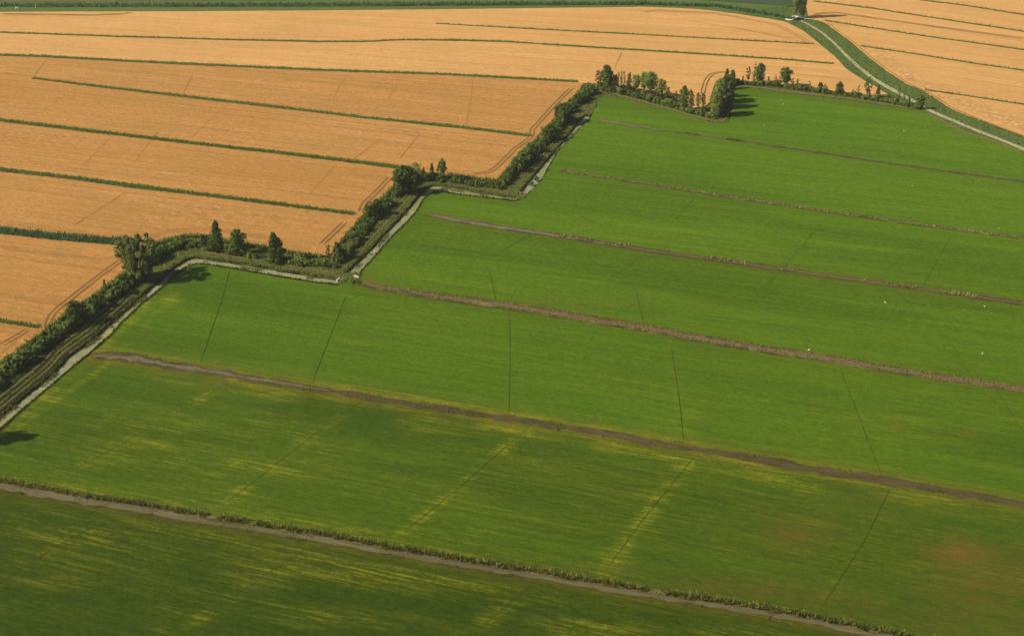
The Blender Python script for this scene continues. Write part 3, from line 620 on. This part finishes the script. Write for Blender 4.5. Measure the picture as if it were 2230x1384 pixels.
def make_tree(h, w, kind, leafmat, name, seed, thin=1.0):
    r = random.Random(seed)
    cb, env = ENV[kind]
    R = w / 2; h0 = h * cb; hc = h - h0
    vol = R * R * hc
    nclump = int(np.clip(vol * 0.6 + 14, 16, 150) * (0.5 if kind == 'sparse' else 0.85 if kind == 'tall' else 1) * thin)
    lean = (r.uniform(-.04, .04) * h, r.uniform(-.04, .04) * h)
    cen, rad = [], []
    lop = [r.uniform(.65, 1.2) for _ in range(9)]
    for i in range(nclump):
        t = (i + r.random()) / nclump
        rr = R * float(env(t)); a = i * 2.4 + r.uniform(-.5, .5)
        q = math.sqrt(r.uniform(0.1, 1)) * rr * lop[int((a % 6.283) / 6.2832 * 8.999)]
        cr = max(0.28, min(R * 0.46, 1.6) * (0.35 + 0.65 * float(env(t)))) * r.uniform(.6, 1.15)
        q = max(0, q - cr * 0.35)
        z = h0 + t * (hc - cr * 0.7)
        cen.append((math.cos(a) * q + lean[0] * (z / h) ** 2, math.sin(a) * q + lean[1] * (z / h) ** 2, z + cr * 0.1)); rad.append((cr, cr, cr * r.uniform(.8, 1.3)))
    root = empty(name, (0, 0, 0))
    tr = max(0.07, 0.016 * h)
    parts = [tube([(0, 0, -0.3), (lean[0] * .1, lean[1] * .1, h * .3), (lean[0] * .45, lean[1] * .45, h * .65), (lean[0] * .85, lean[1] * .85, h * .93)], [tr * 1.3, tr, tr * .6, tr * .15])]
    for k in range(0, nclump, max(1, nclump // 14)):
        c = np.array(cen[k]); zz = max(h * .12, c[2] - np.hypot(c[0], c[1]) * 0.9 - .3); s0 = np.array((lean[0] * (zz / h) ** 2, lean[1] * (zz / h) ** 2, zz))
        parts.append(tube([s0, (s0 + c) / 2 + np.array((0, 0, .1)), c], [tr * .45, tr * .3, tr * .08], 4))
    link('trunk', mesh('trunk', *join(parts)), M['bark'], root)
    per = int(np.clip((34 if w < 10 else 62) * np.mean([c[0] for c in rad]) ** 1.1 if kind != 'sparse' else 22, 14, 130))
    link('crown', leaves('crown', np.array(cen), np.array(rad), per, 0.42 if w > 10 else 0.34 if w > 3 else 0.26), leafmat, root)
    return root
LM = {'d': M['l_dark'], 'm': M['l_mid'], 'l': M['l_light'], 'o': M['l_olive'], 'r': M['l_rust']}
TREES = [  # px, py of the foot, height px, width px, habit, leaf colour, label
    (-118, 972, 128, 62, 'broad', 'm', 'large bushy tree just left of the frame throwing its shadow on the rice'),
    (165, 704, 48, 42, 'broad', 'd', 'dark round tree in the bottom left hedge beside the ruts'),
    (232, 642, 34, 13, 'cone', 'd', 'small pointed tree in the hedge just left of the big tree'),
    (302, 606, 90, 80, 'vase', 'o', 'biggest tree, broad olive crown on the first hedge corner'),
    (402, 533, 23, 13, 'cone', 'd', 'tiny pointed tree at the left end of the hedge with three dark trees'),
    (442, 541, 30, 20, 'broad', 'd', 'small dark bushy tree touching the tall pointed dark tree'),
    (474, 546, 64, 32, 'cone', 'd', 'tall dark green tree, leftmost of three standing over the low hedge'),
    (520, 553, 54, 32, 'broad', 'm', 'mid green rounded tree in the middle of three over the low hedge'),
    (601, 569, 62, 42, 'cone', 'd', 'dark tree with a gap in its crown, rightmost of three over the low hedge'),
    (653, 572, 18, 20, 'round', 'l', 'small pale shrubby tree right of the three dark trees'),
    (716, 566, 34, 13, 'poplar', 'd', 'slim leaning tree at the lower corner of the middle hedge'),
    (735, 562, 34, 22, 'broad', 'd', 'dark tree just right of the slim leaning one at the hedge corner'),
    (803, 478, 36, 26, 'sparse', 'd', 'ragged dark tree where the grass strip meets the middle hedge'),
    (822, 468, 34, 26, 'broad', 'd', 'dense dark tree behind the ragged one in the middle hedge'),
    (886, 420, 58, 46, 'broad', 'd', 'wide dark tree standing on the second hedge corner'),
    (904, 392, 38, 30, 'sparse', 'l', 'pale open crowned tree right of the wide dark corner tree'),
    (923, 393, 29, 11, 'cone', 'm', 'narrow short tree left of the pointed one on the upper hedge'),
    (942, 392, 36, 15, 'cone', 'd', 'dark pointed tree left of the tall two tiered one'),
    (963, 394, 48, 20, 'round', 'm', 'tall two tiered tree standing out against the wheat'),
    (1120, 373, 32, 18, 'broad', 'm', 'small tree on the wheat side of the long upper hedge'),
    (1197, 304, 32, 34, 'broad', 'd', 'wide dark tree half way up the long upper hedge'),
    (1229, 266, 40, 38, 'broad', 'd', 'largest dark tree of the long upper hedge'),
    (1303, 193, 40, 14, 'sparse', 'r', 'thin brownish tree at the left end of the tall tree row'),
    (1322, 195, 54, 28, 'broad', 'm', 'tallest dense tree at the left end of the tall tree row'),
    (1338, 198, 36, 16, 'broad', 'r', 'dull reddish tree tucked right of the tallest one'),
    (1345, 198, 42, 8, 'poplar', 'm', 'first of three pencil thin trees in the tall row, counted from the left'),
    (1352, 199, 44, 8, 'poplar', 'o', 'middle one of three pencil thin trees in the tall row'),
    (1359, 200, 45, 9, 'poplar', 'm', 'last of three pencil thin trees in the tall row, counted from the left'),
    (1368, 202, 44, 13, 'poplar', 'd', 'dark slim tree right of the three pencil thin ones'),
    (1385, 206, 43, 20, 'tall', 'l', 'airy pale tree between the slim dark tree and the pale pair'),
    (1400, 210, 53, 19, 'tall', 'l', 'tall airy pale tree, left half of the pale pair'),
    (1416, 214, 57, 29, 'tall', 'l', 'broad bright yellow green crown, right half of the pale pair'),
    (1428, 216, 34, 14, 'sparse', 'm', 'lower tree below the broad bright crown'),
    (1439, 219, 48, 17, 'tall', 'm', 'dark open tree right of the broad bright crown'),
    (1450, 223, 38, 15, 'sparse', 'd', 'last tree before the gap in the tall row'),
    (1471, 232, 34, 10, 'poplar', 'd', 'narrow dark tree just right of the gap in the tall row'),
    (1488, 241, 55, 21, 'poplar', 'm', 'tall green tree right of the gap with a rounded tip'),
    (1503, 245, 50, 14, 'poplar', 'd', 'darker tree pressed against the tall green one right of the gap'),
    (1519, 248, 47, 13, 'tall', 'l', 'thin pale tree with bare stems near the wheat pocket'),
    (1530, 250, 49, 12, 'tall', 'o', 'thin olive tree at the edge of the wheat pocket'),
    (1558, 254, 68, 26, 'poplar', 'l', 'tall sunlit tree at the front of the dense clump'),
    (1566, 236, 66, 30, 'poplar', 'l', 'sunlit tree in the middle of the dense clump'),
    (1576, 222, 56, 24, 'poplar', 'd', 'shaded tree on the rice side of the dense clump'),
    (1579, 236, 44, 20, 'broad', 'd', 'broad shaded tree filling the rice side of the dense clump'),
    (1586, 226, 48, 20, 'broad', 'm', 'mid green tree half way along the rice side of the dense clump'),
    (1583, 249, 46, 20, 'broad', 'd', 'dark tree at the lower right corner of the dense clump'),
    (1584, 212, 40, 18, 'broad', 'd', 'broad shaded tree at the upper right of the dense clump'),
    (1572, 254, 40, 16, 'broad', 'd', 'low dark tree at the foot of the dense clump'),
    (1581, 196, 46, 20, 'cone', 'd', 'spiky dark tree at the back of the dense clump'),
    (1595, 185, 33, 20, 'cone', 'd', 'small dark tree where the clump meets the far hedge'),
    (1617, 182, 17, 7, 'cone', 'd', 'tiny dark tree left of the reddish one on the far hedge'),
    (1628, 182, 36, 11, 'sparse', 'r', 'thin reddish tree left of the paired poplars'),
    (1641, 181, 45, 8, 'poplar', 'o', 'slender poplar, left one of the pair on the far hedge'),
    (1653, 182, 45, 20, 'poplar', 'm', 'thick poplar, right one of the pair on the far hedge'),
    (1673, 185, 19, 4, 'poplar', 'd', 'stubby dark stem right of the paired poplars'),
    (1688, 187, 24, 7, 'sparse', 'm', 'spindly tree left of the round headed one'),
    (1709, 190, 42, 23, 'round', 'm', 'round headed tree on a clear trunk above the far hedge'),
    (1725, 192, 21, 8, 'sparse', 'r', 'spindly reddish tree right of the round headed one'),
    (1735, 194, 22, 10, 'cone', 'm', 'short pointed green tree beside the spindly reddish one'),
    (1761, 197, 21, 7, 'sparse', 'm', 'lonely thin sapling in the middle of the far hedge'),
    (1786, 200, 21, 13, 'poplar', 'd', 'larger of two small dark trees side by side on the far hedge'),
    (1797, 201, 18, 9, 'sparse', 'd', 'smaller of two small dark trees side by side on the far hedge'),
    (1828, 207, 29, 17, 'broad', 'd', 'dense egg shaped dark tree on the far hedge'),
    (1856, 211, 16, 8, 'cone', 'd', 'tiny tree between the egg shaped and the leaning one'),
    (1868, 213, 28, 9, 'sparse', 'm', 'leaning thin tree left of the feathery tall one'),
    (1888, 215, 46, 17, 'sparse', 'd', 'tall feathery tree overlapping the embankment grass'),
    (1911, 218, 33, 13, 'cone', 'd', 'dark ragged cone against the tip of the wheat'),
    (1934, 223, 22, 7, 'cone', 'd', 'small spike right of the dark ragged cone'),
    (1955, 227, 37, 7, 'poplar', 'd', 'slender dark spire in front of the canal'),
    (1967, 228, 30, 8, 'sparse', 'm', 'thin green tree just right of the slender dark spire'),
    (1978, 230, 22, 10, 'cone', 'd', 'low dark cone near the end of the far hedge'),
    (2004, 238, 30, 16, 'broad', 'd', 'dark round bush like tree ending the far hedge at the canal'),
    (1732, 40, 84, 15, 'poplar', 'l', 'tall sunlit poplar on the left behind the white bridge'),
    (1746, 41, 86, 17, 'poplar', 'd', 'tall dark poplar on the right behind the white bridge'),
]
for i, (px, py, hp, wp, kd, lc, lab) in enumerate(TREES):
    b = P(px, py); h = height_of(px, py, hp); w = wp * depth_of(*b) / F * 1.22
    t = make_tree(h, w, kd, LM[lc], 'tree', 100 + i)
    t.location = (b[0], b[1], 0.05); tag(t, lab, 'tree')

def make_shrub(name, seed, mat, tall=1.0):
    r = random.Random(seed); cen, rad = [], []
    for i in range(11):
        a = r.random() * 6.28; q = r.random() ** .6 * 1.05; z = r.uniform(.35, 1.7) * tall * (1.1 - .35 * q)
        c = r.uniform(.42, .75); cen.append((math.cos(a) * q, math.sin(a) * q, z)); rad.append((c, c, c))
    root = empty(name, (0, 0, 0))
    parts = [tube([(0, 0, -.2), (c[0] * .4, c[1] * .4, c[2] * .5), c], [.06, .045, .015], 4) for c in cen[:5]]
    link('stems', mesh('stems', *join(parts)), M['bark'], root)
    link('foliage', leaves('foliage', np.array(cen), np.array(rad), 30, 0.26), mat, root)
    return root
protos = {}
used = set()
def place_shrub(kind, x, y, sc, scz, label, group):
    k = random.choice(range(3)); key = (kind, k)
    if key not in protos:
        protos[key] = make_shrub('shrub', 500 + hash(kind) % 1 + 10 * 'dmlo'.index(kind) + k, LM[kind]); o = protos[key]
    else:
        src = protos[key]; o = src.copy(); col.objects.link(o)
        for ch in src.children:
            c = ch.copy(); col.objects.link(c); c.parent = o
    o.location = (x, y, 0.0); o.rotation_euler = (0, 0, random.random() * 6.28); o.scale = (sc, sc, scz)
    tag(o, label, 'shrub', group)
def hedge(pts, spacing, sc, jit, mixk, label, group, hz=1.0):
    c = resample(PP(pts), spacing)
    t = np.gradient(c, axis=0); t /= np.linalg.norm(t, axis=1)[:, None]
    for k in range(len(c)):
        n = np.array((-t[k, 1], t[k, 0])); p = c[k] + n * random.uniform(-jit, jit) + t[k] * random.uniform(-.6, .6)
        s = sc * random.uniform(.7, 1.3)
        place_shrub(random.choice(mixk), p[0], p[1], s, s * hz * random.uniform(.75, 1.25), label, group)
hedge([(-60, 872), (0, 827), (60, 782), (120, 737), (170, 699), (230, 655), (290, 612)], 2.0, 1.85, 1.9, 'ddmmml', 'shrub packed in the hedge between the frame edge and the big tree', 'shrubs of the lower left hedge')
hedge([(325, 575), (355, 553), (385, 538), (400, 532)], 1.9, 1.6, 1.4, 'dmm', 'shrub in the hedge between the big tree and the low hedge', 'shrubs right of the big tree')
hedge([(410, 533), (470, 545), (530, 556), (600, 568), (660, 577), (728, 580)], 1.6, 1.3, .9, 'ddmm', 'shrub in the low hedge under the three dark trees', 'shrubs of the low hedge', 0.9)
hedge([(738, 572), (760, 545), (785, 513), (805, 488), (830, 462), (845, 445)], 1.8, 1.65, 1.5, 'ddmmo', 'shrub in the hedge climbing to the second corner', 'shrubs of the middle hedge')
hedge([(862, 428), (880, 412), (905, 397)], 1.8, 1.3, 1.2, 'ddm', 'shrub under the wide dark tree on the second corner', 'shrubs on the second hedge corner')
hedge([(915, 392), (970, 394), (1030, 403), (1092, 410)], 1.5, 1.45, 1.0, 'ddmm', 'shrub in the level hedge right of the second corner', 'shrubs of the upper level hedge', 0.95)
hedge([(1098, 402), (1130, 368), (1160, 336), (1190, 306), (1220, 272), (1240, 244), (1262, 219), (1288, 197)], 2.0, 1.75, 2.0, 'dddmmm', 'shrub in the long hedge climbing to the tall tree row', 'shrubs of the long upper hedge', 1.1)
hedge([(1300, 195), (1340, 201), (1390, 213), (1440, 226), (1500, 245), (1555, 258)], 1.6, 1.5, 1.1, 'dmml', 'dark shrub at the foot of the tall tree row', 'shrubs under the tall tree row', 1.0)
hedge([(1562, 256), (1572, 235), (1580, 210), (1588, 190), (1598, 183)], 2.2, 1.5, 1.8, 'ddm', 'shrub at the foot of the dense tree clump', 'shrubs under the dense clump')
hedge([(1602, 182), (1680, 187), (1760, 198), (1830, 207), (1910, 219), (1995, 236)], 1.6, 1.3, .8, 'dmml', 'shrub in the far hedge that ends at the canal', 'shrubs of the far hedge', 0.95)
for (px, py, k, s, lab) in ((752, 612, 'l', 1.0, 'low pale bush over the left mouth of the culvert'), (765, 617, 'l', 1.1, 'pale green bush in the middle of the culvert crossing'), (781, 618, 'm', 1.0, 'greener bush at the right end of the culvert crossing'),
        (1166, 392, 'm', 1.3, 'bush growing across the upper channel'), (1158, 402, 'd', 1.0, 'dark bush just below the one growing across the upper channel'), (1140, 431, 'l', .8, 'small bush between the two channel ends')):
    b = P(px, py); place_shrub(k, b[0], b[1], s, s * .7, lab, None)

# ------------------------------------------------------------------ built things
def box(x0, x1, y0, y1, z0, z1):
    V = [(x0, y0, z0), (x1, y0, z0), (x1, y1, z0), (x0, y1, z0), (x0, y0, z1), (x1, y0, z1), (x1, y1, z1), (x0, y1, z1)]
    return V, [(0, 3, 2, 1), (4, 5, 6, 7), (0, 1, 5, 4), (1, 2, 6, 5), (2, 3, 7, 6), (3, 0, 4, 7)]
# humped bridge over the canal
a = P(1712, 44); b = P(1760, 40.5); d = b - a; L = float(np.linalg.norm(d)); mid = (a + b) / 2
br = empty('bridge', (mid[0], mid[1], 0)); br.rotation_euler = (0, 0, math.atan2(d[1], d[0]))
tag(br, 'small white humped concrete bridge over the canal below the poplars', 'bridge')
n = 17; V = []; Fc = []
xs = np.linspace(-L / 2, L / 2, n); hump = 0.25 + 1.5 * np.exp(-((xs / L * 2) / 0.48) ** 2); hw = 2.0
for x, z in zip(xs, hump):
    V += [(x, -hw, z), (x, hw, z), (x, -hw, max(z - .45, 0.1)), (x, hw, max(z - .45, 0.1))]
for k in range(n - 1):
    o = 4 * k; Fc += [(o, o + 4, o + 5, o + 1), (o + 2, o + 3, o + 7, o + 6), (o, o + 2, o + 6, o + 4), (o + 1, o + 5, o + 7, o + 3)]
link('deck', mesh('deck', V, Fc), M['concrete'], br)
for s in (-1, 1):
    V = []; Fc = []; sub = [k for k in range(n) if abs(xs[k]) < L * 0.3]
    for k in sub: V += [(xs[k], s * hw, hump[k] + .003), (xs[k], s * (hw + .22), hump[k] + .003), (xs[k], s * hw, hump[k] + .55), (xs[k], s * (hw + .22), hump[k] + .55)]
    for k in range(len(sub) - 1):
        o = 4 * k; Fc += [(o + 2, o + 6, o + 7, o + 3), (o, o + 4, o + 6, o + 2), (o + 1, o + 3, o + 7, o + 5)]
    Fc += [(0, 2, 3, 1), (4 * len(sub) - 4, 4 * len(sub) - 3, 4 * len(sub) - 1, 4 * len(sub) - 2)]
    link('parapet', mesh('parapet', V, Fc), M['concrete'], br)
for s in (-1, 1):
    link('abutment', mesh('abutment', *box(s * 2.6 - .9, s * 2.6 + .9, -hw - .1, hw + .1, -.6, .95)), M['dark_concrete'], br)
# culvert mouths at the crossing
def headwall(px, py, label, ang):
    p = P(px, py); r = empty('culvert', (p[0], p[1], 0)); r.rotation_euler = (0, 0, ang)
    parts = [box(-1.1, -.45, -.15, .15, -.9, .45), box(.45, 1.1, -.15, .15, -.9, .45), box(-.447, .447, -.147, .147, .05, .447)]
    link('headwall', mesh('headwall', *join(parts)), M['concrete'], r)
    V, Fc = [], []
    for k in range(13):
        q = 2 * math.pi * k / 12
        for y, rr in ((-.2, .42), (.9, .42), (-.2, .34), (.9, .34)): V.append((rr * math.cos(q), y, -.42 + rr * math.sin(q)))
    for k in range(12):
        o = 4 * k; Fc += [(o, o + 1, o + 5, o + 4), (o + 2, o + 6, o + 7, o + 3), (o, o + 4, o + 6, o + 2)]
    link('pipe', mesh('pipe', V, Fc), M['dark_concrete'], r)
    tag(r, label, 'culvert')
headwall(737, 609, 'pale concrete culvert mouth at the end of the lower channel', 1.2)
headwall(776, 603, 'pale concrete culvert mouth at the foot of the middle channel', -.6)
# plank footbridge in the ditch by the clump
p = P(1550, 247); r = empty('plank_bridge', (p[0], p[1], 0.05)); r.rotation_euler = (0, 0, .35)
link('planks', mesh('planks', *join([box(-2.0, 2.0, -.6 + .31 * k, -.6 + .31 * k + .28, .5, .58) for k in range(4)])), M['timber'], r)
for s in (-1, 1): link('beam', mesh('beam', *box(-2.1, 2.1, s * .4 - .08, s * .4 + .08, .3, .497)), M['timber'], r)
tag(r, 'pale plank footbridge in the ditch beside the dense tree clump', 'footbridge')
# sluice block and poles on the far embankment
p = P(37, 20.5); r = empty('sluice', (p[0], p[1], 0.05))
link('block', mesh('block', *join([box(-.9, -.35, -.4, .4, 0, 1.1), box(.35, .9, -.4, .4, 0, 1.1), box(-.9, .9, -.42, .42, 1.102, 1.3)])), M['concrete'], r)
link('gate', mesh('gate', *box(-.345, .345, -.06, .06, 0, 1.0)), M['dark_concrete'], r)
tag(r, 'small white concrete sluice on the far embankment', 'sluice')
def post(px, py, h, label, mat=M['concrete']):
    p = P(px, py); r = empty('marker_post', (p[0], p[1], 0.05))
    v1 = tube([(0, 0, -.2), (0, 0, h)], [.13, .11], 8); link('shaft', mesh('shaft', *v1), mat, r)
    link('cap', mesh('cap', *tube([(0, 0, h + .002), (0, 0, h + .06), (0, 0, h + .12)], [.15, .13, .05], 8)), mat, r)
    tag(r, label, 'post')
post(1.5, 15, 2.4, 'tall white post at the left end of the far embankment')
post(78, 18, 2.2, 'pale pole right of the white sluice')
post(462, 578, 1.1, 'left one of two short white posts along the lower channel')
post(503, 580, 0.9, 'right one of two short white posts along the lower channel')
post(358, 580, 0.8, 'short pale stake on the bank right of the big tree')

# ------------------------------------------------------------------ egrets in the rice
def egret_meshes():
    bm_me = bpy.data.meshes.new('body_cage')
    J = [(0, 0, .46, .085), (.13, 0, .50, .11), (.25, 0, .56, .085), (.31, 0, .66, .042), (.27, 0, .78, .034), (.30, 0, .88, .032), (.36, 0, .92, .042), (.42, 0, .92, .022), (-.14, 0, .42, .07), (-.28, 0, .38, .03)]
    E = [(0, 1), (1, 2), (2, 3), (3, 4), (4, 5), (5, 6), (6, 7), (0, 8), (8, 9)]
    bm_me.from_pydata([j[:3] for j in J], E, [])
    o = bpy.data.objects.new('body_cage', bm_me); col.objects.link(o)
    md = o.modifiers.new('skin', 'SKIN'); o.modifiers.new('sub', 'SUBSURF').levels = 2
    for k, v in enumerate(bm_me.skin_vertices[0].data): v.radius = (J[k][3] * .8, J[k][3]); v.use_root = (k == 0)
    dg = bpy.context.evaluated_depsgraph_get(); ev = o.evaluated_get(dg); body = bpy.data.meshes.new_from_object(ev); body.name = 'body'
    bpy.data.objects.remove(o)
    beak = mesh('beak', *tube([(.43, 0, .92), (.50, 0, .912), (.58, 0, .90)], [.018, .012, .002], 6))
    legs = [mesh('leg', *tube([(.02, s * .04, .42), (.0, s * .045, .2), (.02, s * .045, -.02)], [.014, .010, .012], 5)) for s in (-1, 1)]
    body.materials.append(M['feather']); beak.materials.append(M['beak'])
    for l in legs: l.materials.append(M['legskin'])
    return body, beak, legs
body, beak, legs = egret_meshes()
EG = [(1969, 289, 'white egret in the far right rice below the canal bend'), (1663, 276, 'white egret in the far rice right of the dense tree clump'), (1705, 230, 'white egret in the rice just under the far hedge'),
      (1987, 408, 'white egret between the two farthest rice drains'), (2175, 500, 'white egret on the thin reed row at the right edge'), (1928, 662, 'white egret in open rice above the bushy reed row'),
      (2143, 670, 'white egret just below the grey soil drain at the right'), (1760, 765, 'white egret standing on the bushy tan reed row'), (2138, 773, 'white egret nearest the right end of the bushy reed row')]
for px, py, lab in EG:
    p = P(px, py, 0.3); r = empty('egret', (p[0], p[1], 0.32)); r.rotation_euler = (0, 0, random.random() * 6.28); r.scale = (1.25,) * 3; tag(r, lab, 'egret', 'white egrets standing in the rice')
    for nm, me in (('body', body), ('beak', beak), ('leg', legs[0]), ('leg', legs[1])):
        o = bpy.data.objects.new(nm, me); col.objects.link(o); o.parent = r

# ------------------------------------------------------------------ haze
V, Fc = box(-2450, 2450, -120, 3350, -2.6, 215)
hz = bpy.data.materials.new('haze'); hz.use_nodes = True
hn = hz.node_tree.nodes; hn.remove(hn['Principled BSDF']); pv = hn.new('ShaderNodeVolumePrincipled')
pv.inputs['Color'].default_value = (0.96, 0.93, 0.86, 1); pv.inputs['Density'].default_value = 0.00005; pv.inputs['Anisotropy'].default_value = 0.2
hz.node_tree.links.new(pv.outputs[0], hn['Material Output'].inputs['Volume'])
tag(link('haze', mesh('haze', V, Fc), hz), kind='stuff')
